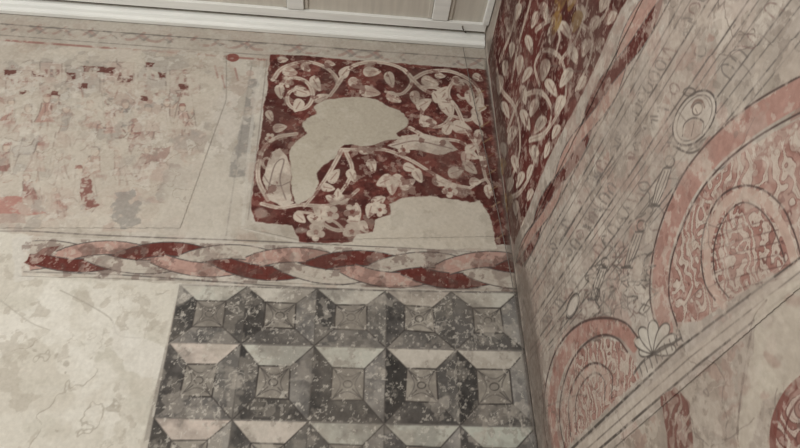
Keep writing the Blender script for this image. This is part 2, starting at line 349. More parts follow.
# ---- braided ribbon
def braid(P, path, amp, wid, period, cols, phases, kind=3, out=INK, step=20, wear=.2, ol=1.1, th0=0.):
    path = spline(path, 8); seg = np.hypot(*np.diff(path, axis=0).T); cum = np.concatenate([[0], np.cumsum(seg)]); Ltot = cum[-1]
    def at(u):
        u = np.clip(u, 0, Ltot); x = np.interp(u, cum, path[:, 0]); y = np.interp(u, cum, path[:, 1])
        e = 3.; x2 = np.interp(min(u+e, Ltot), cum, path[:, 0]); y2 = np.interp(min(u+e, Ltot), cum, path[:, 1])
        x1 = np.interp(max(u-e, 0), cum, path[:, 0]); y1 = np.interp(max(u-e, 0), cum, path[:, 1])
        t = np.array([x2-x1, y2-y1]); t /= np.linalg.norm(t); return np.array([x, y]), np.array([-t[1], t[0]])
    per = period if callable(period) else (lambda u: period)
    us = [0.]; ths = [th0]
    while us[-1] < Ltot:
        d = per(us[-1]/Ltot)/step; us.append(us[-1]+d); ths.append(ths[-1]+2*math.pi/step)
    items = []
    for k, (c, ph) in enumerate(zip(cols, phases)):
        ctr = []
        for j in range(len(us)):
            f = min(us[j]/Ltot, 1); a = amp[0]+(amp[1]-amp[0])*f; p, n = at(us[j])
            s_ = math.sin(ths[j]+ph); s_ = math.copysign(abs(s_)**.8, s_) if kind == 3 else s_
            ctr.append(p+n*a*s_)
        ctr = np.array(ctr); tan = np.gradient(ctr, axis=0); tan /= np.linalg.norm(tan, axis=1)[:, None]+1e-9
        nn = np.stack([-tan[:, 1], tan[:, 0]], 1)
        for j in range(len(us)-1):
            tm = (ths[j]+ths[j+1])/2+ph; dep = math.sin(2*tm) if kind == 3 else math.cos(tm)
            w_ = wid[0]+(wid[1]-wid[0])*min(us[j]/Ltot, 1)
            items.append((dep, ctr[j], ctr[j+1], nn[j]*w_/2, nn[j+1]*w_/2, tan[j], c))
    items.sort(key=lambda q: q[0])
    for dep, p0, p1, n0, n1, t, c in items:
        e = t*.7
        P.poly([p0-e-n0, p1+e-n1, p1+e+n1, p0-e+n0], c, .97, wear=wear, th=.68, soft=.4)
        for sg_ in (-1, 1):
            P.stroke([p0+n0*sg_, p1+n1*sg_], ol, out, .85, smooth=False, soft=.45)
        P.stroke([p0+n0*.4, p1+n1*.4], .8, [q*.86 for q in c], .5, smooth=False)
B.poly([(24, 236), (516, 252), (521, 290), (22, 274)], (181, 174, 163), .6)
braid(B, [(30, 256), (150, 258), (280, 264), (400, 270), (519, 270)], (9, 11), (13, 16), 190, [(94, 53, 48), (164, 134, 123), (172, 164, 152)], [0, 2*math.pi/3, 4*math.pi/3])
B.poly([(14, 238), (34, 234), (32, 248), (24, 258), (28, 268), (36, 278), (14, 282)], (188, 183, 173), .95, jit=2)
B.poly([(24, 263), (44, 248), (60, 246), (50, 256), (34, 267)], (94, 53, 48), .95, wear=.2)
B.stroke([(24, 272), (120, 275), (250, 284), (380, 291), (520, 292)], 1.5, (92, 87, 83), .85, wear=.4)
BR = [(22, 238), (518, 252), (521, 292), (22, 276)]
B.grunge(BR, [(.05, 91, .76, .03, (176, 164, 152), .55), (.14, 93, .74, .03, (172, 162, 150), .45), (.09, 95, .7, .04, (86, 68, 63), .4), (.2, 96, .64, .06, (84, 68, 63), .3)])

# ---- trompe-l'oeil coffers
rows = [([180, 247, 317, 386, 451, 517.5], [285, 287, 289, 291, 292, 293]),
        ([169, 241, 314, 386, 456, 526], [343, 344, 346, 348, 350, 351]),
        ([154, 232, 308, 384, 460, 536], [418, 420, 422, 424, 426, 427]),
        ([138, 222, 302, 383, 464, 547], [500, 502, 504, 506, 508, 510])]
for r_ in range(3):
    for c_ in range(5):
        A = [np.array((rows[r_+j][0][c_+i], rows[r_+j][1][c_+i]), float) for (i, j) in ((0, 0), (1, 0), (1, 1), (0, 1))]
        mid = sum(A)/4
        k = .44+rng.uniform(-.02, .02)
        I = [mid+(a-mid)*k+np.array([rng.uniform(-1, 1), rng.uniform(-2, 0)]) for a in A]
        jl = lambda v: rng.uniform(-v, v)
        t1, t2, t3 = 126+jl(20), 106+jl(14), 88+jl(12)
        tone = [(180+jl(8), 174, 163), (t1, t1-4, t1-10), (t2, t2-4, t2-9), (t3, t3-3, t3-6)]
        quads = [(A[0], A[1], I[1], I[0]), (A[1], A[2], I[2], I[1]), (A[3], A[2], I[2], I[3]), (A[0], A[3], I[3], I[0])]
        for qi, (q, t) in enumerate(zip(quads, tone)):
            dark = t[0] < 160; sd = r_*31+c_*7+qi*3; tt = t[0]
            B.poly(list(q), t, .97, soft=.6)
            if dark:
                B.grunge(list(q), [(.3, 101+sd, .5, .15, (tt*.7, tt*.68, tt*.66), .55), (.12, 102+sd, .58, .12, (tt*.62, tt*.6, tt*.59), .45), (.15, 103+sd, .68, .08, (148, 141, 131), .45), (.03, 104+sd, .78, .04, (168, 162, 152), .5)])
            else:
                B.grunge(list(q), [(.2, 105+sd, .58, .12, (154, 147, 136), .5), (.06, 106+sd, .74, .05, (126, 119, 111), .4)])
        B.poly(I, (146, 140, 130), .97)
        B.grunge(I, [(.12, 107+r_*9+c_, .5, .15, (116, 110, 103), .55)])
        B.stroke(closed(I), 1.5, (62, 58, 56), .9, smooth=False, wear=.3)
        for a, i in zip(A, I): B.stroke([a, i], 1.3, (64, 60, 58), .8, smooth=False, wear=.3)
        m2 = sum(I)/4; R2 = (I[1][0]-I[0][0])
        B.stroke(closed(ell(m2[0], m2[1], R2*.14, R2*.11, n=12)), 1.1, (64, 60, 58), .8, wear=.4)
        for q in range(4):
            B.stroke([m2+(I[q]-m2)*.3, m2+(I[q]-m2)*.95], 1.1, (70, 66, 64), .75, smooth=False, wear=.4)
            e = (I[q]+I[(q+1) % 4])/2
            B.stroke([I[q]*.85+m2*.15, m2+(e-m2)*.45, I[(q+1) % 4]*.85+m2*.15], 1., (74, 70, 68), .65, wear=.4)
    for j in (0, 1):
        B.stroke(list(zip(*rows[r_+j])), 1.5, (188, 182, 171) if j else (84, 80, 77), .65, smooth=False, wear=.4)
for c_ in range(6):
    B.stroke([(rows[j][0][c_], rows[j][1][c_]) for j in range(4)], 1.3, (86, 82, 78), .7, smooth=False, wear=.4)
CF = [(180, 284), (518, 292), (547, 510), (130, 500)]
B.grunge(CF, [(.22, 141, .74, .03, (172, 165, 154), .5), (.5, 143, .64, .1, (132, 125, 115), .28), (.4, 147, .62, .1, (78, 73, 69), .28), (.03, 145, .82, .03, (186, 180, 169), .6)])
B.crackle(CF, .35, 149, .014, (178, 172, 161), .5)
B.poly([(178, 285), (205, 286), (200, 296), (174, 310), (170, 300)], (180, 174, 163), .6, jit=4, wear=.5)
B.poly([(484, 60), (489, 60), (545, 470), (538, 470)], (94, 86, 79), .6, jit=2, soft=2)  # corner shade painted into the back wall colour along its edge
B.C += ((B.nF-.5)*6)[..., None]

# ================================================================= RIGHT WALL
y0 = 0.85
n_s = int(math.log(D/y0)/.0021)
sgr = np.concatenate([np.linspace(-3.5, y0, 6)[:-1], y0*np.exp(np.linspace(0, math.log(D/y0), n_s))])
tl = [CAM[2]+.02]
while tl[-1] < Z_TRIM+.05: tl.append(tl[-1]+max(.0032, .0023*(tl[-1]-CAM[2])))
tgr = np.concatenate([np.linspace(0, tl[0], 5)[:-1], np.array(tl), [Z_TRIM+.25, Z_TRIM+.4]])
Rw = Painter(sgr, tgr, on_right, (161, 151, 141))
VP = (331, 618)
Rw.C += ((Rw.nL-.5)*18+(Rw.nM-.5)*14+(Rw.nS-.5)*8)[..., None]*np.array([1, 1, 1.05])
WALLR = [(487, 60), (505, -30), (850, -30), (850, 490), (541, 490)]
Rw.grunge(WALLR, [(.5, 201, .58, .1, (142, 130, 120), .5), (.3, 203, .62, .06, (178, 163, 152), .5), (.12, 205, .7, .03, (188, 179, 167), .55), (.1, 207, .73, .03, (126, 115, 106), .45), (.2, 209, .72, .04, (158, 132, 122), .4)])
def vline(p, x1, x0=None):
    def at(x): return (x, p[1]+(VP[1]-p[1])*(x-p[0])/(VP[0]-p[0]))
    x0 = p[0] if x0 is None else x0
    return [at(x0+(x1-x0)*t) for t in np.linspace(0, 1, 6)]
# vine panel
vp2 = [(488, 60), (492, 40), (508, -30), (652, -40), (622, 8), (597, 62), (573, 112), (548, 160), (530, 205), (514, 245), (510, 235)]
Rw.poly(vp2, (92, 50, 46), .97, jit=1.2, soft=.8)
Rw.grunge(vp2, [(.3, 211, .5, .1, (66, 37, 35), .65), (.12, 213, .64, .06, (118, 82, 75), .45)], jit=1.2)
for p in ([(498, 230), (508, 190), (520, 150), (516, 110), (502, 90), (497, 70)], [(508, 130), (520, 100), (540, 92), (552, 110), (545, 135), (530, 140)],
          [(512, 80), (520, 40), (530, 5), (536, -20)], [(530, 140), (548, 130), (566, 95), (562, 60), (545, 50), (535, 65), (540, 85)],
          [(560, 62), (576, 40), (586, 10), (592, -20)], [(500, 60), (512, 30), (520, 0)], [(508, 200), (522, 190), (534, 165), (530, 150)],
          [(536, 30), (552, 20), (560, 35), (556, 55)], [(575, 20), (592, 35), (590, 60), (576, 90)], [(590, 30), (606, 14), (612, -10)]):
    vine(Rw, p, 3.2, 2.6)
for (x, y, L, w_, a) in [(500, 85, 18, 6, 95), (506, 110, 16, 6, 70), (512, 135, 18, 7, 110), (504, 150, 14, 5, 80), (516, 165, 18, 6, 75), (510, 185, 14, 6, 100), (520, 180, 16, 6, 110),
    (516, 208, 14, 5, 90), (526, 120, 20, 7, 70), (534, 108, 17, 7, 110), (540, 125, 18, 8, 120), (524, 95, 18, 6, 80), (520, 65, 18, 6, 95), (530, 45, 18, 6, 75), (527, 75, 16, 6, 120),
    (545, 70, 20, 8, 100), (552, 88, 18, 8, 60), (560, 105, 18, 8, 110), (548, 150, 16, 6, 110), (536, 155, 18, 6, 80), (530, 172, 14, 5, 110), (566, 78, 20, 8, 120), (574, 55, 18, 8, 70),
    (552, 35, 18, 7, 100), (545, 12, 18, 7, 80), (535, 20, 16, 6, 110), (512, 50, 14, 5, 95), (508, 25, 14, 5, 80), (518, 12, 16, 6, 100), (566, 30, 18, 8, 60), (586, 48, 18, 8, 110),
    (594, 25, 18, 8, 120), (604, 4, 16, 8, 110), (582, 12, 16, 7, 70), (530, 195, 12, 5, 110), (522, 222, 10, 4, 100), (582, 84, 16, 7, 115), (556, 132, 14, 6, 115), (505, 68, 14, 5, 95), (612, 18, 14, 7, 120), (600, 44, 13, 6, 115)]:
    leaf(Rw, x, y, L*1.15, w_*1.15, a)
for (x, y) in [(560, 4), (577, 22), (556, 24), (500, 170), (506, 205), (572, 0)]:
    Rw.poly(leafpts(x, y, 24, 10, 105), (138, 110, 70), .85, wear=.4, th=.62, jit=1)
Rw.poly([(488, 60), (492, 60), (515, 235), (513, 250)], (150, 128, 115), .5, wear=.6, jit=2)
Rw.grunge(vp2, [(.07, 217, .76, .03, (156, 138, 126), .5), (.14, 219, .74, .03, (80, 50, 46), .55), (.4, 221, .6, .1, (70, 54, 49), .35)], jit=1.2)
# frame right of vines : flat twisted ribbon, mostly pale pink, dark red folds
rib = [(519, 264), (534, 232), (556, 186), (587, 126), (618, 68), (648, 10), (668, -35)]
Rw.stroke(rib, 11, (168, 150, 139), .9, w2=28)
Rw.stroke(rib, 8, (160, 132, 122), .6, w2=20, wear=.6, th=.6)
braid(Rw, rib, (3, 7), (7, 15), lambda f: 80+110*f, [(86, 51, 47), (160, 130, 119)], [0, math.pi], kind=2, wear=.35, step=24)
RB = [(517, 262), (550, 182), (606, 62), (642, -30), (692, -30), (646, 50), (594, 150), (547, 236), (524, 268)]
Rw.grunge(RB, [(.12, 231, .7, .03, (166, 151, 140), .6), (.06, 233, .72, .03, (148, 128, 118), .5), (.2, 235, .68, .04, (146, 126, 116), .4)])
Rw.stroke([(524, 266), (542, 232), (565, 188), (598, 128), (632, 68), (664, 10), (688, -35)], 1.5, (92, 84, 79), .85, wear=.3)
# long horizontal mouldings drawn in grey
for (x, y, w_, a) in [(682, 0, 1.8, .9), (690, 0, 1.2, .75), (708, 0, 2.2, .9), (718, 0, 1.3, .8), (748, 0, 2.1, .9), (758, 0, 1.3, .75), (768, 0, 1.2, .65), (790, 0, 1.9, .85), (800, 5, 1.3, .75)]:
    Rw.stroke(vline((x, y), 530, x+20), w_, (90, 84, 80), a, w2=w_*.7, wear=.6, th=.57)
for (x, y, w_, a) in [(800, 30, 1.8, .8), (800, 42, 1.3, .75)]:
    Rw.stroke(vline((x, y), 548, 830), w_, (90, 84, 80), a, w2=w_*.6, wear=.6, th=.57)
def along(x, y, X):
    return (X, y+(VP[1]-y)*(X-x)/(VP[0]-x))
for base, st in ((699, 6), (733, 7), (780, 8)):
    X = 548.
    while X < 775:
        a = along(base, 0, X); h = (X-VP[0])*.028; dx, dy = (base-VP[0]), -VP[1]; L = math.hypot(dx, dy); dx /= L; dy /= L
        q = lambda u, v: (a[0]+dx*u*h-dy*v*h, a[1]+dy*u*h+dx*v*h)
        R1 = lambda s_=.35: rng.uniform(-s_, s_)
        t = rng.randint(5); cc = [(102, 95, 90), (120, 101, 95), (110, 103, 98)][rng.randint(3)]
        if t == 0: Rw.stroke([q(-.9+R1(), -.7), q(-.2, .5+R1()), q(.3, -.4+R1()), q(.8, .7)], 1.5, cc, .7, wear=.8, th=.53)
        elif t == 1: Rw.stroke(closed([q(math.cos(b)*.5+R1(.1), math.sin(b)*.6+R1(.1)) for b in np.linspace(0, 5.5, 7)]), 1.3, cc, .7, wear=.8, th=.53)
        elif t == 2: Rw.stroke([q(-.5, .7), q(-.4, -.3+R1()), q(.1, -.7), q(.5, -.2), q(.4, .7)], 1.5, cc, .7, wear=.8, th=.53)
        elif t == 3:
            for kk in range(3): Rw.stroke([q(R1(.6), R1(.8)), q(R1(.6), R1(.8)), q(R1(.7), R1(.8))], 1.3, cc, .65, wear=.8, th=.53)
        else:
            Rw.poly([q(R1(.2)+math.cos(b)*.5, math.sin(b)*.5+R1(.2)) for b in np.linspace(0, 5.2, 6)], [(132, 121, 112), (144, 116, 106), (184, 174, 163)][rng.randint(3)], .6, wear=.6, jit=2)
        X += st*(X-VP[0])/300
for k in range(210):   # figures, foliage
    X = rng.uniform(552, 716); Y = along(rng.uniform(798, 960), 0, X)[1]
    if X > 655 and Y > 180 or Y > 330 or (abs(X-695) < 22 and abs(Y-118) < 34): continue
    a = rng.choice([-1.1, -1.0, .5, 2.0])+rng.uniform(-.5, .5); p = [(X, Y)]
    for _ in range(rng.randint(3, 6)):
        a += rng.uniform(-.9, .9); L = rng.uniform(2.5, 6.5); p.append((p[-1][0]+math.cos(a)*L, p[-1][1]+math.sin(a)*L))
    Rw.stroke(p, rng.uniform(.9, 1.6), [(94, 88, 83), (112, 96, 90)][rng.randint(2)], .7, wear=.6, th=.55)
for k in range(26):
    X = rng.uniform(556, 690); Y = along(rng.uniform(720, 930), 0, X)[1]
    if X > 650 and Y > 180 or Y > 330: continue
    Rw.poly(ell(X, Y, rng.uniform(3, 10), rng.uniform(6, 20), 30), [(186, 176, 165), (148, 120, 110), (130, 121, 113)][rng.randint(3)], .4, wear=.8, th=.5, jit=4, soft=1)
def term(x, y, s, lean):
    o = (88, 82, 78); f = lambda a, b: (x+(a*.8+b*lean)*s, y+b*s)
    Rw.poly([f(-3, 0), f(3, 0), f(3.4, 10), f(2, 20), f(-2, 20), f(-3.4, 10)], (172, 162, 151), .7, soft=.7)
    Rw.stroke([f(-3, 0), f(-3.4, 10), f(-2, 20), f(2, 20), f(3.4, 10), f(3, 0), f(-3, 0)], 1.4, o, .85, smooth=False, wear=.3)
    Rw.stroke(closed(ell(*f(0, -3.6), s*2.6, s*3.2)), 1.4, o, .85); Rw.stroke([f(-1, 2), f(-1.4, 10), f(-.6, 19)], 1.1, o, .7); Rw.stroke([f(1.2, 2), f(1.2, 11), f(.8, 19)], 1.1, o, .7)
    Rw.stroke([f(-4, 21), f(4, 21)], 1.8, o, .8)
term(640, 232, 1.7, -.35); term(604, 268, 1.5, -.35); term(668, 168, 1.8, -.35)
def orb(x, y, rx, ry, a, w_=1.8):
    Rw.poly(ell(x, y, rx, ry, a), (182, 173, 162), .88, soft=1)
    Rw.stroke(closed(ell(x, y, rx, ry, a)), w_, (76, 70, 67), .9, wear=.2)
    Rw.stroke(closed(ell(x, y, rx*.8, ry*.84, a)), w_*.6, (98, 91, 86), .8, wear=.3)
orb(695, 118, 18, 30, 30)
Rw.poly([(684, 136), (686, 124), (694, 119), (703, 122), (702, 134), (694, 142)], (154, 134, 123), .6, soft=.8)
Rw.stroke([(683, 136), (685, 124), (694, 118), (704, 122), (703, 134)], 1.3, (86, 78, 74), .85)
Rw.poly(ell(698, 109, 4.8, 6.4, 20), (188, 176, 163), .9); Rw.stroke(closed(ell(698, 109, 4.8, 6.4, 20)), 1.3, (86, 78, 74), .85)
Rw.stroke([(692, 107), (696, 101), (702, 101), (705, 107)], 2.2, (112, 92, 84), .85)
Rw.stroke([(696, 109), (698, 113)], 1., (96, 86, 80), .8); Rw.stroke([(695, 122), (692, 136)], 1.1, (100, 90, 84), .8)
Rw.stroke(closed(ell(690, 92, 6, 4)), 1.3, (82, 76, 72), .8); Rw.stroke([(674, 146), (690, 153), (704, 148)], 1.8, (82, 76, 72), .8)
orb(573, 306, 5, 13, 20, 1.3)
Rw.stroke([(560, 240), (600, 180), (640, 130)], 1.3, (94, 87, 82), .7, wear=.4)

# big painted arch
BASE = (174, 159, 147); LINE = (142, 108, 99); THIN = (100, 71, 66); PK = (152, 119, 109); AK = (74, 61, 58)
inner = [(676, 322), (668, 296), (672, 258), (684, 222), (704, 188), (736, 158), (775, 132), (812, 112), (830, 112), (830, 246), (760, 282), (700, 322)]
Rw.marble(inner, BASE, LINE, THIN, .07, 20, wsize=.07)
Rw.grunge(inner, [(.2, 241, .66, .05, (178, 166, 154), .5), (.1, 243, .72, .03, (126, 94, 86), .45)])
arc = [(668, 330), (660, 300), (661, 268), (668, 236), (680, 204), (697, 174), (722, 145), (755, 120), (790, 98), (835, 74)]
Rw.stroke(arc, 17, PK, .94, w2=27, wear=.35, th=.62)
AR = [(655, 332), (648, 270), (668, 200), (708, 138), (760, 98), (835, 56), (835, 100), (766, 134), (708, 184), (680, 240), (672, 300), (680, 330)]
Rw.grunge(AR, [(.25, 245, .6, .08, (168, 142, 131), .5), (.09, 247, .7, .03, (130, 97, 89), .5), (.06, 249, .75, .03, (180, 167, 155), .55)])
Rw.stroke([(658, 334), (651, 300), (652, 266), (659, 232), (671, 200), (688, 168), (713, 138), (747, 108), (786, 84), (830, 62)], 2, AK, .85, wear=.3)
Rw.stroke([(678, 326), (670, 298), (671, 268), (679, 238), (692, 208), (708, 182), (734, 155), (766, 132), (806, 110), (835, 98)], 2, AK, .85, wear=.3)
# inner small arch
arc2 = [(724, 304), (712, 286), (708, 258), (712, 230), (724, 206), (742, 194), (760, 198), (776, 214), (788, 238), (794, 258)]
Rw.marble(arc2, BASE, (134, 96, 88), THIN, .055, 10, wsize=.05)
for i_ in range(7):
    yy = 214+i_*12
    Rw.stroke([(712+abs(3-i_)*1.2, yy+12), (745, yy+1), (778+i_*2, yy-9)], 1.3, (86, 64, 60), .55, wear=.6, th=.55)
Rw.stroke(arc2, 9, (168, 146, 134), .95)
Rw.stroke([(716, 300), (706, 284), (702, 256), (706, 226), (720, 198), (742, 186), (764, 190), (784, 208), (796, 236), (801, 254)], 1.9, AK, .85, wear=.2)
Rw.stroke([(730, 298), (718, 282), (714, 258), (718, 234), (728, 214), (742, 203), (756, 206), (770, 220), (780, 242), (786, 262)], 1.6, AK, .85, wear=.2)
# sill ledge
Rw.poly([(560, 472), (575, 448), (690, 352), (830, 236), (830, 262), (700, 366), (596, 456), (586, 472)], (176, 165, 153), .85, soft=1)
Rw.stroke([(556, 466), (575, 446), (680, 348), (830, 236)], 1.9, (76, 70, 66), .9, smooth=False, wear=.3)
Rw.stroke([(580, 472), (594, 454), (700, 364), (830, 262)], 1.9, (76, 70, 66), .9, smooth=False, wear=.3)
Rw.stroke([(570, 468), (586, 450), (690, 358), (830, 249)], 1.1, (102, 94, 88), .8, smooth=False, wear=.3)
# small arch
in2 = [(566, 450), (562, 410), (568, 372), (582, 348), (602, 338), (622, 342), (634, 360), (640, 378), (610, 406), (575, 440)]
Rw.marble(in2, BASE, LINE, THIN, .07, 20, wsize=.07)
arc3 = [(558, 456), (552, 420), (555, 384), (566, 352), (584, 332), (604, 326), (622, 330), (634, 344)]
Rw.stroke(arc3, 14, (148, 114, 104), .95, w2=12, wear=.35, th=.62)
Rw.grunge([(545, 456), (542, 390), (560, 335), (605, 316), (640, 335), (634, 350), (605, 335), (575, 360), (566, 400), (568, 452)], [(.2, 251, .6, .07, (166, 141, 130), .5), (.08, 253, .7, .03, (124, 90, 82), .5)])
Rw.stroke([(550, 456), (544, 420), (547, 380), (559, 346), (580, 324), (604, 318), (626, 323), (640, 340)], 1.6, AK, .85)
Rw.stroke([(566, 452), (560, 420), (563, 388), (573, 360), (588, 342), (604, 335), (618, 339), (628, 352)], 1.6, AK, .85)
Rw.stroke([(574, 434), (572, 402), (582, 378), (596, 368), (608, 378), (608, 400)], 4, (168, 146, 134), .9)
Rw.stroke([(571, 436), (569, 400), (580, 373), (596, 363), (612, 374), (612, 398)], 1.5, AK, .85)
Rw.stroke([(577, 432), (576, 402), (584, 382), (596, 373), (605, 381), (605, 400)], 1.2, AK, .8)
# lower wall stripe near corner
Rw.stroke([(523, 300), (534, 340), (548, 430)], 1.3, (94, 86, 80), .7)
Rw.poly([(520, 270), (530, 270), (556, 460), (541, 460)], (136, 123, 114), .55, wear=.5, jit=3)
for k in range(30):
    X = rng.uniform(532, 552); Y = rng.uniform(300, 400); Rw.stroke([(X, Y), (X+rng.uniform(-3, 6), Y-rng.uniform(4, 12))], 1.1, (112, 96, 89), .6, wear=.5)
# palmette between arches
for k, a in enumerate((-165, -140, -115, -90, -65, -40, -15)):
    x, y = 654, 354; b = math.radians(a); L = [14, 22, 28, 32, 32, 28, 22][k]
    p = leafpts(x+math.cos(b)*L*.55, y+math.sin(b)*L*.55, L, 10, a+180)
    Rw.poly(p, (182, 175, 164), .9); Rw.stroke(closed(p), 1.4, (84, 78, 74), .85, wear=.2)
Rw.stroke([(634, 374), (645, 360), (662, 350), (682, 338)], 2, (86, 80, 76), .8)
for k in range(9):
    x = 640+k*5; y = 374-k*4.4; Rw.stroke([(x, y-8), (x+3, y+2)], 1.5, (92, 86, 81), .8)
for k in range(40):
    X = rng.uniform(590, 655); Y = rng.uniform(262, 322)
    Rw.stroke([(X, Y), (X+rng.uniform(-8, 8), Y-rng.uniform(3, 10)), (X+rng.uniform(-3, 10), Y-rng.uniform(8, 15))], 1.3, (90, 84, 79), .7, wear=.5, th=.55)
# under the ledge
low = [(600, 462), (704, 370), (830, 268), (900, 220), (900, 520), (590, 520)]
Rw.poly(low, (152, 142, 131), .7, soft=2, jit=3)
Rw.grunge(low, [(.3, 261, .56, .07, (136, 124, 113), .6), (.12, 263, .68, .03, (176, 166, 153), .6), (.15, 265, .72, .03, (140, 112, 102), .45), (.08, 266, .72, .03, (122, 110, 100), .5)])
Rw.poly([(756, 318), (768, 300), (800, 280), (840, 260), (840, 380), (790, 392), (764, 400), (752, 440), (742, 470), (738, 430), (746, 370)], (179, 170, 156), .85, jit=6, soft=1.2, h=.001)
Rw.stroke([(768, 300), (754, 320), (744, 370), (737, 430), (742, 462)], 1.8, (92, 80, 74), .6, wear=.4, jit=2)
pt = [(660, 396), (676, 388), (688, 402), (692, 440), (694, 468), (668, 468), (664, 430)]
Rw.marble(pt, (104, 68, 62), (156, 140, 128), (80, 56, 52), .08, 30, wsize=.08, jit=3)
circ = ell(838, 440, 66, 72, 0, 28)
Rw.marble(circ, (168, 150, 139), (118, 82, 75), (84, 58, 54), .11, 20, wsize=.09)
Rw.stroke(closed(circ), 8, (108, 68, 62), .85, wear=.6, th=.58)
Rw.stroke(closed(ell(838, 440, 54, 60, 0, 28)), 2, (88, 58, 54), .7, wear=.4)
Rw.grunge([(760, 460), (764, 400), (800, 366), (850, 366), (850, 480)], [(.15, 267, .68, .03, (168, 156, 144), .55)])
for _ in range(40):
    x = rng.uniform(600, 800); y = rng.uniform(270, 448)
    if (y-448)+.84*(x-590) < 20: continue
    Rw.poly(ell(x, y, rng.uniform(3, 14), rng.uniform(2, 8), rng.uniform(0, 180)), [(172, 162, 149), (136, 125, 115), (142, 116, 106)][rng.randint(3)], .4, wear=.6, jit=5, soft=2)
for _ in range(22):
    x = rng.uniform(560, 800); y = rng.uniform(0, 448); a = rng.uniform(0, 6.3); p = [(x, y)]
    for _ in range(5): a += rng.uniform(-.6, .6); p.append((p[-1][0]+math.cos(a)*8, p[-1][1]+math.sin(a)*8))
    Rw.stroke(p, 1, (102, 92, 86), .5, wear=.4)
Rw.crackle(WALLR, .45, 275, .012, (104, 94, 87), .5); Rw.crackle(WALLR, .25, 277, .018, (184, 174, 162), .4)
Rw.grunge(WALLR, [(.05, 271, .79, .03, (182, 172, 160), .45), (.6, 273, .62, .12, (134, 121, 111), .25), (.09, 279, .79, .03, (172, 160, 148), .5)])
Rw.poly([(486, 40), (493, 40), (556, 470), (541, 470)], (90, 82, 75), .45, jit=2, soft=2)  # shade of the corner painted onto the side wall
Rw.C += ((Rw.nF-.5)*8)[..., None]

# ================================================================= materials
def mat_new(name):
    m = bpy.data.materials.new(name); m.use_nodes = True; nt = m.node_tree
    return m, nt, nt.nodes['Principled BSDF']
def fresco_mat(name, bump=.5):
    m, nt, b = mat_new(name); N = nt.nodes.new; L = nt.links.new
    at = N('ShaderNodeAttribute'); at.attribute_name = 'Paint'
    tc = N('ShaderNodeTexCoord')
    n1 = N('ShaderNodeTexNoise'); n1.inputs['Scale'].default_value = 30; n1.inputs['Detail'].default_value = 6; n1.inputs['Roughness'].default_value = .6
    L(tc.outputs['Object'], n1.inputs['Vector'])
    mr = N('ShaderNodeMapRange'); mr.inputs[1].default_value = .3; mr.inputs[2].default_value = .7; mr.inputs[3].default_value = .93; mr.inputs[4].default_value = 1.07
    L(n1.outputs['Fac'], mr.inputs[0])
    mx = N('ShaderNodeMix'); mx.data_type = 'RGBA'; mx.blend_type = 'MULTIPLY'; mx.inputs[0].default_value = 1
    L(at.outputs['Color'], mx.inputs[6]); L(mr.outputs[0], mx.inputs[7])
    L(mx.outputs[2], b.inputs['Base Color'])
    n2 = N('ShaderNodeTexNoise'); n2.inputs['Scale'].default_value = 9; n2.inputs['Detail'].default_value = 7; n2.inputs['Roughness'].default_value = .55
    L(tc.outputs['Object'], n2.inputs['Vector'])
    bp = N('ShaderNodeBump'); bp.inputs['Strength'].default_value = bump; bp.inputs['Distance'].default_value = .02
    L(n2.outputs['Fac'], bp.inputs['Height']); L(bp.outputs[0], b.inputs['Normal'])
    b.inputs['Roughness'].default_value = .95; b.inputs['Specular IOR Level'].default_value = .08
    return m
def plain(name, col, scale=6, var=.12, rough=.7, bump=.15, stretch=(1, 1, 1)):
    m, nt, b = mat_new(name); N = nt.nodes.new; L = nt.links.new
    tc = N('ShaderNodeTexCoord'); mp = N('ShaderNodeMapping'); mp.inputs['Scale'].default_value = stretch
    n1 = N('ShaderNodeTexNoise'); n1.inputs['Scale'].default_value = scale; n1.inputs['Detail'].default_value = 6
    L(tc.outputs['Object'], mp.inputs[0]); L(mp.outputs[0], n1.inputs['Vector'])
    lin = [(c/255)**2.2 for c in col]
    cr = N('ShaderNodeValToRGB'); cr.color_ramp.elements[0].position = .3; cr.color_ramp.elements[1].position = .7
    cr.color_ramp.elements[0].color = (*[c*(1-var*2) for c in lin], 1); cr.color_ramp.elements[1].color = (*[min(1, c*(1+var)) for c in lin], 1)
    L(n1.outputs['Fac'], cr.inputs[0]); L(cr.outputs[0], b.inputs['Base Color'])
    bp = N('ShaderNodeBump'); bp.inputs['Strength'].default_value = bump; bp.inputs['Distance'].default_value = .01
    L(n1.outputs['Fac'], bp.inputs['Height']); L(bp.outputs[0], b.inputs['Normal'])
    b.inputs['Roughness'].default_value = rough; return m
MB = fresco_mat('lime_plaster_fresco_back', .35); MR = fresco_mat('lime_plaster_fresco_side', .55)

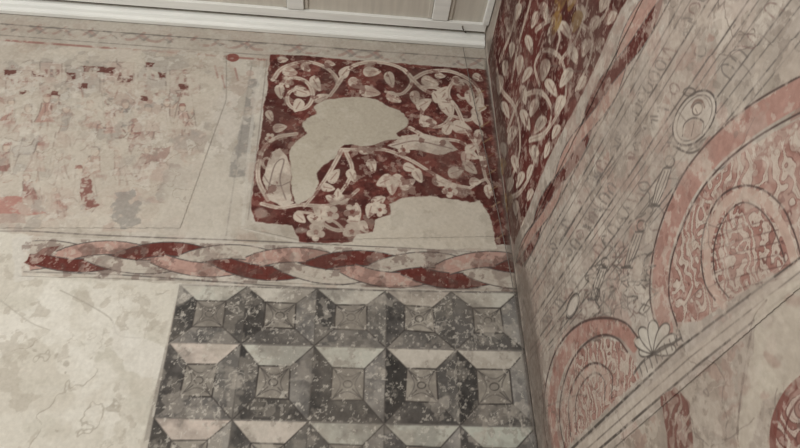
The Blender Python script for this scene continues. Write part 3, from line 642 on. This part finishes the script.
# ================================================================= wall meshes
def inpoly(S, T, P):
    ins = np.zeros(S.shape, bool)
    for k in range(len(P)):
        a = P[k]; b = P[(k+1) % len(P)]
        if abs(b[1]-a[1]) > 1e-12: ins ^= ((a[1] > T) != (b[1] > T)) & (S < (b[0]-a[0])*(T-a[1])/(b[1]-a[1])+a[0])
    return ins
def build(P, kind, main, regions, mat):
    nt_, ns = P.S.shape; H0 = np.clip(P.H+(P.nL-.5)*.003+(P.nM-.5)*.001, -.0025, .0025)
    lin = np.clip(P.C/255, 0, 1)**2.2
    col = np.concatenate([lin, np.ones(lin.shape[:2]+(1,))], 2).reshape(-1, 4)
    idx = np.arange(nt_*ns).reshape(nt_, ns)
    q = [idx[:-1, :-1], idx[:-1, 1:], idx[1:, 1:], idx[1:, :-1]]
    if kind != 'back': q = q[::-1]
    Q = np.stack(q, 2)
    cs = (P.S[:-1, :-1]+P.S[1:, 1:])/2; ct = (P.T[:-1, :-1]+P.T[1:, 1:])/2
    owner = np.zeros(cs.shape, int)
    for k, (nm, pts) in enumerate(regions): owner[inpoly(cs, ct, P.m(pts)) & (owner == 0)] = k+1
    for k, nm in enumerate([main]+[r[0] for r in regions]):
        f = Q.reshape(-1, 4) if k == 0 else Q[owner == k]
        if len(f) == 0: continue
        H = H0-.0027 if k == 0 else H0+.003     # each fresco is a thin intonaco coat on the wall
        if kind == 'back': V = np.stack([P.S, D-H, P.T], 2).reshape(-1, 3)
        else: V = np.stack([W-H, P.S, P.T], 2).reshape(-1, 3)
        used, inv = np.unique(f, return_inverse=True); inv = inv.reshape(-1)
        v = V[used]; c = col[used]
        if k == 0:
            nb = len(v)
            if kind == 'back': bk = np.array([[-7, D+.06, 0], [W+.06, D+.06, 0], [W+.06, D+.06, P.tg[-1]], [-7, D+.06, P.tg[-1]]]); o = [0, 1, 2, 3]
            else: bk = np.array([[W+.06, -3.5, 0], [W+.06, D+.06, 0], [W+.06, D+.06, P.tg[-1]], [W+.06, -3.5, P.tg[-1]]]); o = [3, 2, 1, 0]
            v = np.vstack([v, bk]); c = np.vstack([c, np.tile([.4, .37, .32, 1], (4, 1))]); inv = np.concatenate([inv, nb+np.array(o)])
        me = bpy.data.meshes.new(nm); nf = len(inv)//4
        me.vertices.add(len(v)); me.vertices.foreach_set('co', v.astype(np.float32).ravel())
        me.loops.add(nf*4); me.loops.foreach_set('vertex_index', inv.astype(np.int32))
        me.polygons.add(nf); me.polygons.foreach_set('loop_start', np.arange(0, nf*4, 4, dtype=np.int32))
        me.polygons.foreach_set('use_smooth', np.ones(nf, bool))
        me.update(calc_edges=True)
        ca = me.color_attributes.new('Paint', 'FLOAT_COLOR', 'POINT'); ca.data.foreach_set('color', c.astype(np.float32).ravel())
        me.materials.append(mat); ob = bpy.data.objects.new(nm, me); sc.collection.objects.link(ob)
build(B, 'back', 'wall_back', [
    ('fresco_vine_scroll', [(266, 52), (487, 66), (510, 236), (300, 240), (244, 228)]),
    ('fresco_braided_ribbon_border', [(18, 236), (514, 250), (519, 289), (18, 276)]),
    ('fresco_coffered_panels', [(180, 284), (517, 292), (536, 430), (547, 470), (130, 470)]),
    ('fresco_faded_figure_scene', [(-40, 44), (226, 54), (226, 100), (180, 228), (-60, 228)])], MB)
build(Rw, 'right', 'wall_right', [
    ('fresco_vine_scroll', [(490, 66), (509, -30), (662, -40), (520, 250), (513, 240)]),
    ('fresco_arched_architecture', [(542, 470), (540, 300), (690, 60), (835, 30), (835, 258), (600, 460)])], MR)

# ================================================================= ceiling, cornice, floor
def box(name, x0, x1, y0_, y1, z0, z1, mat, bev=.006, parent=None):
    v = [(x, y, z) for x in (x0, x1) for y in (y0_, y1) for z in (z0, z1)]
    f = [(0, 1, 3, 2), (4, 6, 7, 5), (0, 4, 5, 1), (2, 3, 7, 6), (0, 2, 6, 4), (1, 5, 7, 3)]
    me = bpy.data.meshes.new(name); me.from_pydata(v, [], f); me.update(); me.materials.append(mat)
    ob = bpy.data.objects.new(name, me); sc.collection.objects.link(ob)
    if bev:
        b = ob.modifiers.new('bevel', 'BEVEL'); b.width = bev; b.segments = 2
    if parent: ob.parent = parent
    return ob
white = plain('whitewashed_wood', (226, 226, 220), 5, .05, stretch=(.3, 3, 3))
beige = plain('painted_ceiling_board', (196, 190, 178), 4, .08, stretch=(3, .3, 3))
dark = plain('dark_hook_and_shadow_line', (74, 69, 62), 5, .1)  # dark tone for the hook and the painted ceiling shadow line
floor_m = plain('stone_floor', (138, 134, 127), 3, .2)
ZC = Z_TRIM+.16
ceil = box('ceiling', -7, W+.06, -3.5, D+.06, ZC, ZC+.08, beige, 0)
def prof(name, pts, x0, x1, mat):
    n = len(pts); v = [(x0, *p) for p in pts]+[(x1, *p) for p in pts]
    f = [(i, (i+1) % n, n+(i+1) % n, n+i) for i in range(n)]+[tuple(range(n))[::-1], tuple(range(n, 2*n))]
    me = bpy.data.meshes.new(name); me.from_pydata(v, [], f); me.update(); me.materials.append(mat)
    ob = bpy.data.objects.new(name, me); sc.collection.objects.link(ob)
    import bmesh; bm = bmesh.new(); bm.from_mesh(me); bmesh.ops.recalc_face_normals(bm, faces=bm.faces); bm.to_mesh(me); bm.free()
    b = ob.modifiers.new('bevel', 'BEVEL'); b.width = .004; b.segments = 2; b.limit_method = 'ANGLE'
    return ob
z = Z_TRIM
prof('trim_cornice', [(D-.006, z), (D-.05, z), (D-.05, z+.03), (D-.065, z+.045), (D-.065, z+.10), (D-.09, z+.115), (D-.09, z+.155), (D-.006, z+.155)], -7, W-.006, white)
bat = bpy.data.objects.new('trim_ceiling_battens', None); sc.collection.objects.link(bat)
xs = []
for u in (-60, 150, 296, 441):
    rr = ray(u, 10); k = (ZC-1.6)/rr[2]; xs.append(rr[0]*k)
for i, x in enumerate(xs):
    box('batten_%d' % i, x-.09, x+.09, -3.4, D-.25, ZC-.045, ZC, white, .008, bat)
    for sg_ in (-1, 1): box('bead_%d_%d' % (i, sg_), x+sg_*.115-.02, x+sg_*.115+.02, -3.4, D-.25, ZC-.02, ZC, beige, .006, bat)
box('edge_board', -7, W-.02, D-.24, D-.14, ZC-.045, ZC, white, .006, bat)
box('painted_shadow_line', -7, W-.02, D-.14, D-.10, ZC-.004, ZC, dark, 0, bat)  # thin dark strip standing in for the shadow behind the edge board
box('side_board', W-.07, W-.006, -3.4, D-.25, ZC-.07, ZC, white, .006, bat)
box('floor', -7, W+.06, -3.5, D+.06, -.1, 0, floor_m, 0)

# cables
def cable(name, pts, r_, mat):
    cu = bpy.data.curves.new(name, 'CURVE'); cu.dimensions = '3D'; cu.bevel_depth = r_; cu.bevel_resolution = 3
    sp = cu.splines.new('NURBS'); sp.points.add(len(pts)-1); sp.use_endpoint_u = True; sp.order_u = 3
    for q, p in zip(sp.points, pts): q.co = (*p, 1)
    cu.materials.append(mat); ob = bpy.data.objects.new(name, cu); sc.collection.objects.link(ob); return ob
wire = plain('grey_cable', (104, 98, 92), 8, .1)
pts = []
for (u, v) in [(462, 52), (470, 90), (484, 150), (497, 215), (510, 275), (521, 350), (530, 410), (536, 460)]:
    a = on_back((u, v)); pts.append((a[0], D-.016-(.02 if v > 52 else .05), a[1]))
cable('hanging_cable', pts, .0035, wire)
h = pts[0]
cable('ceiling_hook', [(h[0]-.02, D-.2, ZC-.03), (h[0]-.02, D-.2, ZC-.09), (h[0]+.0, D-.19, ZC-.13), (h[0]+.03, D-.17, ZC-.11), (h[0]+.02, D-.15, ZC-.07)], .007, dark)

# ================================================================= lighting
w = bpy.data.worlds.new('daylight'); sc.world = w; w.use_nodes = True
bg = w.node_tree.nodes['Background']; bg.inputs[0].default_value = (1, .99, .98, 1); bg.inputs[1].default_value = .98
la = bpy.data.lights.new('added_area_light', 'AREA'); la.shape = 'RECTANGLE'; la.size = 2.5; la.size_y = 3; la.energy = 290; la.color = (1, .98, .945)  # unseen area lamp, added to raise the light on the walls
lo = bpy.data.objects.new('added_area_light', la); sc.collection.objects.link(lo); lo.location = (-3.6, -2.0, 2.4)
lo.rotation_euler = (Vector((-1.2, 4.3, 3.2))-Vector(lo.location)).to_track_quat('-Z', 'Y').to_euler()
